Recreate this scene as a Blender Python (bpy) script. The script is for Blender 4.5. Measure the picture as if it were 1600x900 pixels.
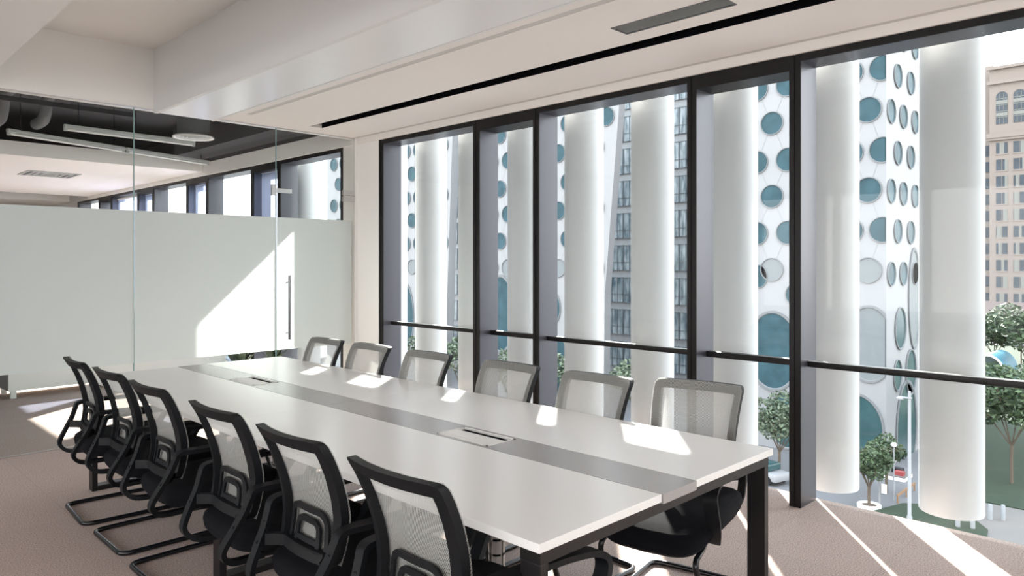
import bpy, math, random
from mathutils import Vector, Matrix
R = math.radians
C = bpy.context.scene
COL = C.collection
for o in list(bpy.data.objects): bpy.data.objects.remove(o)

# ------------------------------------------------------------------ camera
cam_d = bpy.data.cameras.new('camera'); cam = bpy.data.objects.new('camera', cam_d); COL.objects.link(cam)
cam.location = (0, 0, 1.495)
cam.rotation_euler = (R(90), 0, -R(45.334))
cam_d.sensor_width = 36; cam_d.lens = 1128.0 / 1600 * 36
cam_d.shift_y = -39.6 / 1600
cam_d.clip_end = 800; cam_d.clip_start = 0.02
C.camera = cam
# ------------------------------------------------------------------ world, sun, exposure
W = bpy.data.worlds.new('sky'); C.world = W; W.use_nodes = True
wn = W.node_tree; wn.nodes.clear()
wo = wn.nodes.new('ShaderNodeOutputWorld'); bg = wn.nodes.new('ShaderNodeBackground')
tc = wn.nodes.new('ShaderNodeTexCoord'); sp = wn.nodes.new('ShaderNodeSeparateXYZ'); rp = wn.nodes.new('ShaderNodeValToRGB')
wn.links.new(tc.outputs['Generated'], sp.inputs[0]); wn.links.new(sp.outputs['Z'], rp.inputs[0])
rp.color_ramp.elements[0].color = (1.0, 0.985, 0.96, 1); rp.color_ramp.elements[1].color = (0.72, 0.84, 1.0, 1)
wn.links.new(rp.outputs[0], bg.inputs['Color']); bg.inputs['Strength'].default_value = 1.35
wn.links.new(bg.outputs[0], wo.inputs[0])
sun_d = bpy.data.lights.new('sun', 'SUN'); sun = bpy.data.objects.new('sun', sun_d); COL.objects.link(sun)
sun_d.energy = 6.5; sun_d.angle = R(0.9); sun_d.color = (1.0, 0.955, 0.89)
SUN = Vector((-0.773, -0.634, -0.727))          # direction the light travels
sun.rotation_euler = SUN.to_track_quat('-Z', 'Y').to_euler(); sun.location = (30, 26, 30)
C.view_settings.view_transform = 'Standard'; C.view_settings.look = 'None'
C.view_settings.exposure = 2.1; C.view_settings.gamma = 1.0; C.view_settings.use_curve_mapping = False

# ------------------------------------------------------------------ materials
def mat(name, col, rough=0.6, metal=0.0, spec=0.5, noise=0.0, nscale=20.0, bump=0.0, bscale=60.0, coat=0.0):
    m = bpy.data.materials.new(name); m.use_nodes = True
    nt = m.node_tree; b = nt.nodes['Principled BSDF']
    b.inputs['Base Color'].default_value = (*col, 1); b.inputs['Roughness'].default_value = rough
    b.inputs['Metallic'].default_value = metal; b.inputs['Specular IOR Level'].default_value = spec
    if coat: b.inputs['Coat Weight'].default_value = coat; b.inputs['Coat Roughness'].default_value = 0.12
    t = nt.nodes.new('ShaderNodeTexCoord')
    if noise:
        n = nt.nodes.new('ShaderNodeTexNoise'); n.inputs['Scale'].default_value = nscale; n.inputs['Detail'].default_value = 4
        mx = nt.nodes.new('ShaderNodeMix'); mx.data_type = 'RGBA'
        nt.links.new(t.outputs['Object'], n.inputs['Vector']); nt.links.new(n.outputs['Fac'], mx.inputs['Factor'])
        mx.inputs['A'].default_value = (*[c * (1 - noise) for c in col], 1)
        mx.inputs['B'].default_value = (*[min(1, c * (1 + noise)) for c in col], 1)
        nt.links.new(mx.outputs['Result'], b.inputs['Base Color'])
    if bump:
        n2 = nt.nodes.new('ShaderNodeTexNoise'); n2.inputs['Scale'].default_value = bscale
        bp = nt.nodes.new('ShaderNodeBump'); bp.inputs['Strength'].default_value = bump; bp.inputs['Distance'].default_value = 0.01
        nt.links.new(t.outputs['Object'], n2.inputs['Vector']); nt.links.new(n2.outputs['Fac'], bp.inputs['Height'])
        nt.links.new(bp.outputs[0], b.inputs['Normal'])
    return m
def glass_mat(name, tint=(0.97, 0.985, 0.98), f0=0.03, maxr=0.7):
    m = bpy.data.materials.new(name); m.use_nodes = True; nt = m.node_tree; nt.nodes.clear()
    o = nt.nodes.new('ShaderNodeOutputMaterial'); mx = nt.nodes.new('ShaderNodeMixShader')
    tr = nt.nodes.new('ShaderNodeBsdfTransparent'); tr.inputs[0].default_value = (*tint, 1)
    gl = nt.nodes.new('ShaderNodeBsdfGlossy'); gl.inputs['Roughness'].default_value = 0.0
    lw = nt.nodes.new('ShaderNodeLayerWeight'); lw.inputs['Blend'].default_value = 0.5
    pw = nt.nodes.new('ShaderNodeMath'); pw.operation = 'POWER'; pw.inputs[1].default_value = 5; nt.links.new(lw.outputs['Facing'], pw.inputs[0])
    ma = nt.nodes.new('ShaderNodeMath'); ma.operation = 'MULTIPLY_ADD'; ma.inputs[1].default_value = 0.9; ma.inputs[2].default_value = f0 * 0.4; nt.links.new(pw.outputs[0], ma.inputs[0])
    nt.links.new(ma.outputs[0], mx.inputs[0]); nt.links.new(tr.outputs[0], mx.inputs[1]); nt.links.new(gl.outputs[0], mx.inputs[2])
    nt.links.new(mx.outputs[0], o.inputs[0]); return m
def carpet_mat():
    m = bpy.data.materials.new('carpet'); m.use_nodes = True; nt = m.node_tree; b = nt.nodes['Principled BSDF']
    b.inputs['Roughness'].default_value = 0.95; b.inputs['Specular IOR Level'].default_value = 0.1
    t = nt.nodes.new('ShaderNodeTexCoord')
    n = nt.nodes.new('ShaderNodeTexNoise'); n.inputs['Scale'].default_value = 150; n.inputs['Detail'].default_value = 3
    n3 = nt.nodes.new('ShaderNodeTexNoise'); n3.inputs['Scale'].default_value = 1.2
    r = nt.nodes.new('ShaderNodeValToRGB'); r.color_ramp.elements[0].position = 0.3; r.color_ramp.elements[1].position = 0.7
    r.color_ramp.elements[0].color = (0.29, 0.225, 0.20, 1); r.color_ramp.elements[1].color = (0.70, 0.575, 0.515, 1)
    br = nt.nodes.new('ShaderNodeTexBrick'); br.offset = 0; br.inputs['Scale'].default_value = 1.0
    br.inputs['Brick Width'].default_value = 0.6; br.inputs['Row Height'].default_value = 0.6
    br.inputs['Mortar Size'].default_value = 0.002; br.inputs['Mortar Smooth'].default_value = 1.0
    br.inputs['Color1'].default_value = (1, 1, 1, 1); br.inputs['Color2'].default_value = (0.95, 0.95, 0.95, 1); br.inputs['Mortar'].default_value = (0.72, 0.72, 0.72, 1)
    mu = nt.nodes.new('ShaderNodeMix'); mu.data_type = 'RGBA'; mu.blend_type = 'MULTIPLY'; mu.inputs['Factor'].default_value = 1
    nt.links.new(t.outputs['Object'], n.inputs['Vector']); nt.links.new(t.outputs['Object'], br.inputs['Vector']); nt.links.new(t.outputs['Object'], n3.inputs['Vector'])
    nt.links.new(n.outputs['Fac'], r.inputs[0]); nt.links.new(r.outputs[0], mu.inputs['A']); nt.links.new(br.outputs['Color'], mu.inputs['B'])
    nt.links.new(mu.outputs['Result'], b.inputs['Base Color'])
    bp = nt.nodes.new('ShaderNodeBump'); bp.inputs['Strength'].default_value = 0.25; bp.inputs['Distance'].default_value = 0.003
    nt.links.new(n.outputs['Fac'], bp.inputs['Height']); nt.links.new(bp.outputs[0], b.inputs['Normal'])
    return m
def mesh_fabric_mat():
    m = bpy.data.materials.new('mesh_fabric'); m.use_nodes = True; nt = m.node_tree; nt.nodes.clear()
    o = nt.nodes.new('ShaderNodeOutputMaterial'); mx = nt.nodes.new('ShaderNodeMixShader')
    tr = nt.nodes.new('ShaderNodeBsdfTransparent')
    d = nt.nodes.new('ShaderNodeBsdfDiffuse'); d.inputs[0].default_value = (0.52, 0.52, 0.50, 1)
    tl = nt.nodes.new('ShaderNodeBsdfTranslucent'); tl.inputs[0].default_value = (0.52, 0.52, 0.50, 1)
    m2 = nt.nodes.new('ShaderNodeMixShader'); m2.inputs[0].default_value = 0.4
    nt.links.new(d.outputs[0], m2.inputs[1]); nt.links.new(tl.outputs[0], m2.inputs[2])
    t = nt.nodes.new('ShaderNodeTexCoord'); s = nt.nodes.new('ShaderNodeSeparateXYZ'); nt.links.new(t.outputs['Object'], s.inputs[0])
    def wave(ky, kz):
        a = nt.nodes.new('ShaderNodeMath'); a.operation = 'MULTIPLY'; a.inputs[1].default_value = ky; nt.links.new(s.outputs['Y'], a.inputs[0])
        b = nt.nodes.new('ShaderNodeMath'); b.operation = 'MULTIPLY_ADD'; b.inputs[1].default_value = kz; nt.links.new(s.outputs['Z'], b.inputs[0]); nt.links.new(a.outputs[0], b.inputs[2])
        c = nt.nodes.new('ShaderNodeMath'); c.operation = 'SINE'; nt.links.new(b.outputs[0], c.inputs[0]); return c
    k = 2 * math.pi / 0.0062
    w1 = wave(k, k * 0.6); w2 = wave(k, -k * 0.6)
    mx1 = nt.nodes.new('ShaderNodeMath'); mx1.operation = 'MAXIMUM'; nt.links.new(w1.outputs[0], mx1.inputs[0]); nt.links.new(w2.outputs[0], mx1.inputs[1])
    mr = nt.nodes.new('ShaderNodeMapRange'); mr.inputs[1].default_value = -0.3; mr.inputs[2].default_value = 0.9; mr.inputs[3].default_value = 0.18; mr.inputs[4].default_value = 0.9
    nt.links.new(mx1.outputs[0], mr.inputs[0]); nt.links.new(mr.outputs[0], mx.inputs[0])
    nt.links.new(tr.outputs[0], mx.inputs[1]); nt.links.new(m2.outputs[0], mx.inputs[2]); nt.links.new(mx.outputs[0], o.inputs[0])
    return m
def frost_mat():
    m = bpy.data.materials.new('frosted_film'); m.use_nodes = True; nt = m.node_tree; nt.nodes.clear()
    o = nt.nodes.new('ShaderNodeOutputMaterial'); mx = nt.nodes.new('ShaderNodeMixShader'); mx.inputs[0].default_value = 0.5
    d = nt.nodes.new('ShaderNodeBsdfDiffuse'); d.inputs[0].default_value = (0.78, 0.85, 0.84, 1)
    tl = nt.nodes.new('ShaderNodeBsdfTranslucent'); tl.inputs[0].default_value = (0.78, 0.85, 0.84, 1)
    nt.links.new(d.outputs[0], mx.inputs[1]); nt.links.new(tl.outputs[0], mx.inputs[2]); nt.links.new(mx.outputs[0], o.inputs[0]); return m
def blind_mat():
    m = bpy.data.materials.new('blue_blind'); m.use_nodes = True; nt = m.node_tree; nt.nodes.clear()
    o = nt.nodes.new('ShaderNodeOutputMaterial'); mx = nt.nodes.new('ShaderNodeMixShader'); mx.inputs[0].default_value = 0.55
    tr = nt.nodes.new('ShaderNodeBsdfTransparent'); tr.inputs[0].default_value = (0.45, 0.55, 0.8, 1)
    tl = nt.nodes.new('ShaderNodeBsdfTranslucent'); tl.inputs[0].default_value = (0.5, 0.53, 0.72, 1)
    nt.links.new(tr.outputs[0], mx.inputs[1]); nt.links.new(tl.outputs[0], mx.inputs[2]); nt.links.new(mx.outputs[0], o.inputs[0]); return m
def leaf_mat(name, a, b_):
    m = bpy.data.materials.new(name); m.use_nodes = True; nt = m.node_tree; b = nt.nodes['Principled BSDF']
    b.inputs['Roughness'].default_value = 0.6
    g = nt.nodes.new('ShaderNodeNewGeometry'); r = nt.nodes.new('ShaderNodeValToRGB')
    r.color_ramp.elements[0].color = (*a, 1); r.color_ramp.elements[1].color = (*b_, 1)
    nt.links.new(g.outputs['Random Per Island'], r.inputs[0]); nt.links.new(r.outputs[0], b.inputs['Base Color']); return m
def curtain_glass_mat():
    m = bpy.data.materials.new('curtain_glass'); m.use_nodes = True; nt = m.node_tree; b = nt.nodes['Principled BSDF']
    b.inputs['Roughness'].default_value = 0.25
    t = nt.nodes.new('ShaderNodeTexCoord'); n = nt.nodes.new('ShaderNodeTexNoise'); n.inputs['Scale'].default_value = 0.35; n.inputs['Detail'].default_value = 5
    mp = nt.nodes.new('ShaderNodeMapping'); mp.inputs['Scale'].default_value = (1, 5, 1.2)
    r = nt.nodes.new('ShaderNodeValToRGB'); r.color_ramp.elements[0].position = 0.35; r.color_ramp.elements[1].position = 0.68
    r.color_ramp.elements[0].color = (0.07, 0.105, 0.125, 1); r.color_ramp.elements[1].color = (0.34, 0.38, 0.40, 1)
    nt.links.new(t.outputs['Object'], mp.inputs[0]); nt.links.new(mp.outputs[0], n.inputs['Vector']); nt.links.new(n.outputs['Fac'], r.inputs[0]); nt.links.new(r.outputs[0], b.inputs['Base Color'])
    return m
M = dict(
    groove=mat('groove_shade', (0.62, 0.60, 0.57), 0.9),  # darker than the ceiling: shade of the shallow grooves put into the colour
    carpet=carpet_mat(), ceil=mat('ceiling_paint', (0.86, 0.82, 0.78), 0.9), wall=mat('wall_paint', (0.88, 0.87, 0.84), 0.9),
    wallgrey=mat('beam_paint', (0.80, 0.795, 0.78), 0.9), gloss=mat('beam_panel', (0.86, 0.855, 0.84), 0.28, spec=0.6),
    black=mat('black_slot', (0.006, 0.006, 0.008), 0.9, spec=0.05), frame=mat('dark_bronze_frame', (0.007, 0.006, 0.0065), 0.45, 0.0, 0.3),
    frame_lit_side=mat('frame_daylit_side', (0.10, 0.10, 0.118), 0.36, 0.6), glass=glass_mat('clear_glass'), glassedge=mat('glass_edge', (0.28, 0.42, 0.42), 0.2),  # lit frame side: same dark frame, daylight sheen put into a lighter colour
    frost=frost_mat(), tabletop=mat('white_laminate', (0.86, 0.855, 0.84), 0.25, spec=0.7, noise=0.012, nscale=3),
    strip=mat('grey_laminate', (0.36, 0.34, 0.335), 0.25, spec=0.7, noise=0.06, nscale=6), tframe=mat('table_frame', (0.010, 0.008, 0.009), 0.4, 0.0, 0.35),
    white=mat('white_plastic', (0.82, 0.81, 0.78), 0.4), plastic=mat('black_plastic', (0.006, 0.007, 0.009), 0.5, spec=0.25),
    seat=mat('black_fabric', (0.005, 0.005, 0.008), 0.9, spec=0.2, bump=0.6, bscale=600), mesh=mesh_fabric_mat(),
    tube=mat('black_steel_tube', (0.006, 0.006, 0.008), 0.22, 0.0, 0.5), chrome=mat('brushed_steel', (0.6, 0.6, 0.6), 0.28, 1.0), steel=mat('dark_steel', (0.22, 0.22, 0.23), 0.2, 1.0),
    riser=mat('silver_plastic', (0.45, 0.44, 0.43), 0.3, 0.6), column=mat('white_column', (0.535, 0.55, 0.565), 0.55),
    fac=mat('white_facade', (0.235, 0.237, 0.243), 0.6), facline=mat('facade_joint', (0.15, 0.155, 0.16), 0.8),
    rglass=mat('round_window_glass', (0.035, 0.07, 0.085), 0.4, spec=0.08, noise=0.6, nscale=0.7), rpale=mat('round_panel', (0.14, 0.155, 0.16), 0.6),
    dglass=mat('dark_glass', (0.03, 0.07, 0.075), 0.2, noise=0.5, nscale=0.5), cglass=curtain_glass_mat(), span=mat('spandrel', (0.24, 0.25, 0.26), 0.6, noise=0.2, nscale=1.5),
    muntin=mat('muntin', (0.12, 0.135, 0.15), 0.5), beige=mat('beige_stone', (0.20, 0.165, 0.145), 0.8, noise=0.06, nscale=0.5),
    brown=mat('brown_stone', (0.20, 0.16, 0.155), 0.8), bwin=mat('hotel_glass', (0.05, 0.06, 0.072), 0.35, spec=0.2, noise=0.5, nscale=0.6),
    curtain=mat('pale_curtain', (0.17, 0.17, 0.155), 0.8), plaza=mat('plaza_paving', (0.12, 0.12, 0.125), 0.8, noise=0.08, nscale=0.3), lawn=mat('lawn', (0.014, 0.028, 0.012), 0.9, noise=0.4, nscale=1.5),
    path=mat('pale_paving', (0.13, 0.12, 0.112), 0.8), trunk=mat('bark', (0.10, 0.075, 0.055), 0.9), leafa=leaf_mat('leaves', (0.015, 0.032, 0.014), (0.075, 0.115, 0.05)),
    leafb=leaf_mat('pale_leaves', (0.035, 0.055, 0.032), (0.14, 0.175, 0.11)), pole=mat('pale_grey_metal', (0.28, 0.28, 0.29), 0.5, 0.2), blue=mat('blue_canopy', (0.02, 0.13, 0.19), 0.5),
    dark=mat('dark_ceiling', (0.055, 0.055, 0.06), 0.9), duct=mat('grey_duct', (0.16, 0.16, 0.165), 0.7), lamp=mat('lamp_housing', (0.52, 0.53, 0.51), 0.4),
    blind=blind_mat(), orange=mat('orange_rail', (0.22, 0.12, 0.06), 0.6), red=mat('red_paint', (0.25, 0.04, 0.04), 0.5),
    cabinet=mat('white_cabinet', (0.80, 0.81, 0.79), 0.4), cabdark=mat('grey_cabinet', (0.25, 0.26, 0.27), 0.6), shell=mat('building_shell', (0.45, 0.45, 0.45), 0.8),
)
M['glassedge'].use_nodes = True

# ------------------------------------------------------------------ mesh helpers
class MB:
    def __init__(s): s.v = []; s.f = []; s.m = []
    def add(s, verts, faces, mi=0):
        n = len(s.v); s.v += [tuple(p) for p in verts]; s.f += [tuple(i + n for i in f) for f in faces]; s.m += [mi] * len(faces); return s
    def box(s, x0, x1, y0, y1, z0, z1, mi=0, bev=0.0):
        x0, x1 = sorted((x0, x1)); y0, y1 = sorted((y0, y1)); z0, z1 = sorted((z0, z1))
        if bev <= 0:
            return s.add([(x, y, z) for x in (x0, x1) for y in (y0, y1) for z in (z0, z1)],
                         [(0, 1, 3, 2), (4, 6, 7, 5), (0, 4, 5, 1), (2, 3, 7, 6), (0, 2, 6, 4), (1, 5, 7, 3)], mi)
        import bmesh
        bm = bmesh.new(); bmesh.ops.create_cube(bm, size=1)
        for v in bm.verts: v.co = Vector(((x0 + x1) / 2 + v.co.x * (x1 - x0), (y0 + y1) / 2 + v.co.y * (y1 - y0), (z0 + z1) / 2 + v.co.z * (z1 - z0)))
        bmesh.ops.bevel(bm, geom=bm.edges[:], offset=bev, segments=2, affect='EDGES', profile=0.6)
        bm.verts.index_update()
        s.add([v.co[:] for v in bm.verts], [[v.index for v in f.verts] for f in bm.faces], mi); bm.free(); return s
    def sweep(s, pts, prof, closed=False, mi=0, up=Vector((0, 0, 1)), cap=True):
        """sweep a 2-D profile (side, up) along a polyline"""
        pts = [Vector(p) for p in pts]; n = len(pts); k = len(prof); rings = []
        T0 = None; nrm = None
        for i, p in enumerate(pts):
            if closed: t = (pts[(i + 1) % n] - pts[i - 1]).normalized()
            else: t = (pts[min(i + 1, n - 1)] - pts[max(i - 1, 0)]).normalized()
            if nrm is None:
                a = up if abs(t.dot(up)) < 0.95 else Vector((0, 1, 0))
                nrm = (a - t * a.dot(t)).normalized()
            else:
                q = T0.rotation_difference(t); nrm = q @ nrm; nrm = (nrm - t * nrm.dot(t)).normalized()
            T0 = t; side = t.cross(nrm)
            rings.append([p + side * a + nrm * b for a, b in prof])
        V = [v for r in rings for v in r]; F = []
        for i in range(n if closed else n - 1):
            j = (i + 1) % n
            for a in range(k): b = (a + 1) % k; F.append((i * k + a, i * k + b, j * k + b, j * k + a))
        if cap and not closed: F.append(tuple(range(k - 1, -1, -1))); F.append(tuple((n - 1) * k + a for a in range(k)))
        return s.add(V, F, mi)
    def tube(s, pts, r, seg=10, closed=False, mi=0):
        return s.sweep(pts, [(r * math.cos(2 * math.pi * i / seg), r * math.sin(2 * math.pi * i / seg)) for i in range(seg)], closed, mi)
    def cyl(s, a, b, r, seg=20, mi=0): return s.tube([a, b], r, seg, False, mi)
    def lathe(s, prof, c=(0, 0, 0), seg=24, mi=0):
        V = []; F = []; k = len(prof)
        for i in range(seg):
            a = 2 * math.pi * i / seg
            for r, z in prof: V.append((c[0] + r * math.cos(a), c[1] + r * math.sin(a), c[2] + z))
        for i in range(seg):
            j = (i + 1) % seg
            for q in range(k - 1): F.append((i * k + q, j * k + q, j * k + q + 1, i * k + q + 1))
        return s.add(V, F, mi)
    def build(s, name, mats, parent=None, smooth=False, angle=None):
        me = bpy.data.meshes.new(name); me.from_pydata(s.v, [], s.f)
        if not isinstance(mats, (list, tuple)): mats = [mats]
        for m in mats: me.materials.append(m)
        for p, i in zip(me.polygons, s.m): p.material_index = i
        import bmesh
        bm = bmesh.new(); bm.from_mesh(me); bmesh.ops.recalc_face_normals(bm, faces=bm.faces); bm.to_mesh(me); bm.free()
        if smooth:
            for p in me.polygons: p.use_smooth = True
            me.set_sharp_from_angle(angle=R(angle or 40))
        o = bpy.data.objects.new(name, me); COL.objects.link(o)
        if parent: o.parent = parent
        return o
def fillet(pts, r, n=6):
    pts = [Vector(p) for p in pts]; out = [pts[0]]
    for i in range(1, len(pts) - 1):
        a, b, c = pts[i - 1], pts[i], pts[i + 1]
        d1 = (a - b); d2 = (c - b); l = min(r, d1.length * 0.49, d2.length * 0.49)
        p, q = b + d1.normalized() * l, b + d2.normalized() * l
        for k in range(n + 1):
            t = k / n; out.append(p * (1 - t) ** 2 + b * 2 * t * (1 - t) + q * t * t)
    out.append(pts[-1]); return out
def catmull(pts, n=6):
    pts = [Vector(p) for p in pts]; P = [pts[0] * 2 - pts[1]] + pts + [pts[-1] * 2 - pts[-2]]; out = []
    for i in range(1, len(P) - 2):
        for k in range(n):
            t = k / n; a, b, c, d = P[i - 1], P[i], P[i + 1], P[i + 2]
            out.append(0.5 * ((2 * b) + (c - a) * t + (2 * a - 5 * b + 4 * c - d) * t * t + (3 * b - a - 3 * c + d) * t ** 3))
    out.append(pts[-1]); return out
def empty(name, loc=(0, 0, 0), rz=0.0):
    o = bpy.data.objects.new(name, None); COL.objects.link(o); o.location = loc; o.rotation_euler = (0, 0, rz); o.empty_display_size = 0.1; return o
def tag(o, label=None, cat=None, group=None, kind=None):
    for k, v in (('label', label), ('category', cat), ('group', group), ('kind', kind)):
        if v: o[k] = v
    return o
def struct(o): o['kind'] = 'structure'; return o
def kids(o): return [c for c in bpy.data.objects if c.parent == o]
def copy_tree(o, parent=None):
    ch = kids(o); c = o.copy(); COL.objects.link(c); c.parent = parent
    for k in ch: copy_tree(k, c)
    return c

# ================================================================== ROOM SHELL
FX = 4.356; GX = 4.56; YP = 6.65; CZ = 2.826
struct(MB().box(-4.2, 4.62, -5.2, 22.0, -0.30, 0.0).build('floor', M['carpet']))
# ceiling over the window side with shadow groove, black slot and vent opening
c = MB()
Y0, Y1 = -5.2, YP
c.box(2.81, 2.925, Y0, Y1, CZ, 2.95); c.box(2.925, 2.975, Y0, Y1, CZ + 0.008, 2.95); c.box(2.975, 3.305, Y0, Y1, CZ, 2.95)
c.box(2.925, 2.975, 6.25, Y1, CZ, 2.95)
c.box(3.305, 3.46, Y0, 1.79, CZ, 2.95); c.box(3.305, 3.46, 2.48, Y1, CZ, 2.95); c.box(3.46, 3.622, Y0, Y1, CZ, 2.95)
c.box(3.622, 3.76, 6.36, Y1, CZ, 2.95); c.box(3.76, 4.285, Y0, Y1, CZ, 2.95)
c.box(4.285, 4.335, Y0, Y1, CZ + 0.008, 2.95); c.box(4.335, 4.62, Y0, Y1, 2.766, 2.95)
c.box(-4.2, 1.05, Y0, Y1 + 0.1, 2.84, 3.45)                      # lowered ceiling on the left
c.box(1.05, 2.30, Y0, Y1 + 0.1, 3.351, 3.45)
c.box(2.30, 4.62, Y0, Y1 + 0.1, 3.2, 3.45)
struct(c.build('ceiling', M['ceil']))
t = MB(); t.box(3.6215, 3.7605, Y0, 6.36, 2.93, 2.955); t.box(3.6215, 3.6235, Y0, 6.36, CZ + 0.001, 2.93); t.box(3.7585, 3.7605, Y0, 6.36, CZ + 0.001, 2.93)
struct(t.build('trim_1', M['black']))
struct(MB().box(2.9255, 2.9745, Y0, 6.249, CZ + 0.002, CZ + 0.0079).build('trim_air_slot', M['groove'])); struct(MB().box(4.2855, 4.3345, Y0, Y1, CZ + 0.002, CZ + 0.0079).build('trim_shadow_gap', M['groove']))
# downstand beam
b = MB(); b.box(2.281, 2.81, Y0, Y1, 2.812, 3.36); b.box(2.281, 2.318, Y0, Y1, 2.80, 2.812); b.box(2.785, 2.81, Y0, Y1, 2.80, 2.812)
beam = struct(b.build('ceiling_beam', M['wallgrey']))
p = MB()
yy = Y1 - 0.02
while yy > Y0:
    p.box(2.322, 2.782, max(yy - 2.4, Y0), yy - 0.003, 2.8025, 2.811); yy -= 2.4
p.build('underside_panel', M['gloss'], beam)
# walls
struct(MB().box(-4.2, 4.62, YP, YP + 0.1, CZ, 3.45).box(4.356, 4.62, 6.25, 6.925, 0, 2.95).build('wall_far', M['wall']))
m = MB(); m.box(-4.3, -4.2, YP, 22, -0.1, 3.6); m.box(-4.3, -4.2, -5.3, YP, -0.1, 0.4); m.box(-4.3, -4.2, -5.3, YP, 2.7, 3.6)  # window opening out of view, added to bring in fill daylight
for k in range(9): m.box(-4.3, -4.2, -5.3 + k * 1.46, -5.18 + k * 1.46, 0.3, 2.72)
struct(m.build('wall_left', M['wall']))
m = MB(); m.box(-4.3, 4.62, -5.3, -5.2, -0.1, 1.7); m.box(-4.3, 4.62, -5.3, -5.2, 2.7, 3.6)  # high unseen opening behind the camera, added to brighten the room
for k in range(7): m.box(-4.2 + k * 1.43, -4.08 + k * 1.43, -5.3, -5.2, 1.7, 2.72)
struct(m.build('wall_near', M['wall']))
struct(MB().box(-4.3, 4.62, 22.0, 22.1, -0.1, 3.6).build('wall_end', M['wall']))
# building shell outside (slab edges and facade above and below the window band)
s = MB(); s.box(4.40, 4.62, -30, 40, 3.0, 9.5); s.box(4.40, 4.62, -30, 40, -14.4, -0.30)
s.box(-4.3, 4.62, -5.3, 22.1, 3.45, 3.6)
struct(s.build('wall_outer', M['shell']))

# ------------------------------------------------------------------ windows on the right
PER = 2.165
wn_i = 0
def window(y0, y1, narrow):
    """y0..y1 clear opening between mullion faces (y0 near)"""
    global wn_i; wn_i += 1
    w = struct(empty(f'window_{wn_i}', (FX, (y0 + y1) / 2, 0)))
    ox, oy = FX, (y0 + y1) / 2
    def mk(m, name, ms, **k):
        m.v = [(x - ox, y - oy, z) for x, y, z in m.v]; return m.build(name, ms, w, **k)
    mk(MB().box(GX - 0.006, GX + 0.006, y0, y1, 0.0, 2.74), 'glass_pane', M['glass'])
    hz = 2.672 if narrow else 2.722
    if narrow:
        mk(MB().box(FX, GX + 0.02, y0, y1, hz, 2.766), 'head_frame', M['frame'])
        mk(MB().box(GX - 0.07, GX - 0.012, y0, y1, 0.845, 0.885, bev=0.003), 'transom_bar', M['frame'])
    else:
        mk(MB().box(FX, FX + 0.012, y0, y1, hz, 2.766).box(FX + 0.012, GX + 0.02, y0, y1, hz, 2.766, 1), 'head_frame', [M['frame'], M['frame_lit_side']])
        mk(MB().box(GX - 0.105, GX - 0.06, y0 + 0.001, y1 - 0.001, 0.850, 0.885, bev=0.006).box(GX - 0.10, GX - 0.065, y0 + 0.001, y1 - 0.001, 0.8852, 0.889, 1), 'guard_rail', [M['frame'], M['chrome']], smooth=True)
mi = 0
def mullion(y0, y1):
    m = MB(); g = (y0 + y1) / 2
    m.box(FX, FX + 0.012, y0, g - 0.004, 0, 2.766); m.box(FX, FX + 0.012, g + 0.004, y1, 0, 2.766)
    m.box(FX + 0.006, FX + 0.012, g - 0.004, g + 0.004, 0, 2.766)
    m.box(FX + 0.012, GX + 0.03, y0, y1, 0, 2.766, 1)  # side faces coloured lighter to carry the outdoor light they catch
    return m
trim_n = 1
mull = [(-0.293 - PER, -0.217 - PER), (0.42 - PER, 0.5 - PER), (-0.293, -0.217), (0.385, 0.467), (1.838, 1.909), (2.552, 2.622), (3.999, 4.065), (4.716, 4.798), (6.179, 6.25),
        (6.925, 6.98), (8.355, 8.43), (9.08, 9.16), (10.52, 10.60), (11.25, 11.33), (12.69, 12.77), (13.42, 13.50), (14.86, 14.94), (15.6, 15.68), (17.0, 17.1)]
for a, bb in mull:
    trim_n += 1
    struct(mullion(a, bb).build(f'trim_{trim_n}', [M['frame'], M['frame_lit_side']]))
for i in range(len(mull) - 1):
    if mull[i][0] == 6.179: continue
    window(mull[i][1], mull[i + 1][0], (mull[i + 1][0] - mull[i][1]) < 1.0)
struct(MB().box(4.36, 4.62, -5.2, mull[0][0], 0, 2.95).box(4.36, 4.62, 17.1, 22, 0, 2.95).build('wall_right', M['wall']))

# ------------------------------------------------------------------ glass partition and door
def pane(par, x0, x1, z0, z1, ox, name='glass_pane'):
    MB().box(x0 - ox, x1 - ox, -0.006, 0.006, z0, z1).build(name, M['glass'], par)
def film(par, x0, x1, ox, z0=0.635, z1=1.942):
    m = MB(); m.add([(x0 - ox, -0.0085, z0), (x1 - ox, -0.0085, z0), (x1 - ox, -0.0085, z1), (x0 - ox, -0.0085, z1)], [(0, 1, 2, 3)]); m.build('frosted_film', M['frost'], par)
part = struct(empty('wall_glass', (0, YP, 0)))
xs = [-4.2, -1.78, -0.48, 0.82, 2.12, 3.421]
for a, bb in zip(xs[:-1], xs[1:]):
    pane(part, a + 0.002, bb - 0.002, 0.0, CZ, 0); film(part, a + 0.003, bb - 0.003, 0)
    MB().box(bb - 0.003, bb + 0.003, -0.0062, 0.0062, 0, CZ).build('glass_joint', M['glassedge'], part)
pane(part, 3.424, 4.32, 2.215, CZ, 0)
MB().box(4.32, 4.356, -0.02, 0.02, 0, CZ).build('end_channel', M['wallgrey'], part)
MB().box(-4.2, 4.356, -0.012, 0.012, CZ - 0.006, CZ).build('head_channel', M['chrome'], part)
MB().box(-4.2, 3.42, -0.012, 0.012, 0, 0.006).build('floor_channel', M['chrome'], part)
door = struct(empty('door_1', (3.42, YP, 0)))
pane(door, 0.006, 0.894, 0.008, 2.205, 0); film(door, 0.007, 0.86, 0)
hd = MB(); hd.cyl((0.115, -0.055, 0.735), (0.115, -0.055, 1.37), 0.014, 16)
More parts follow.
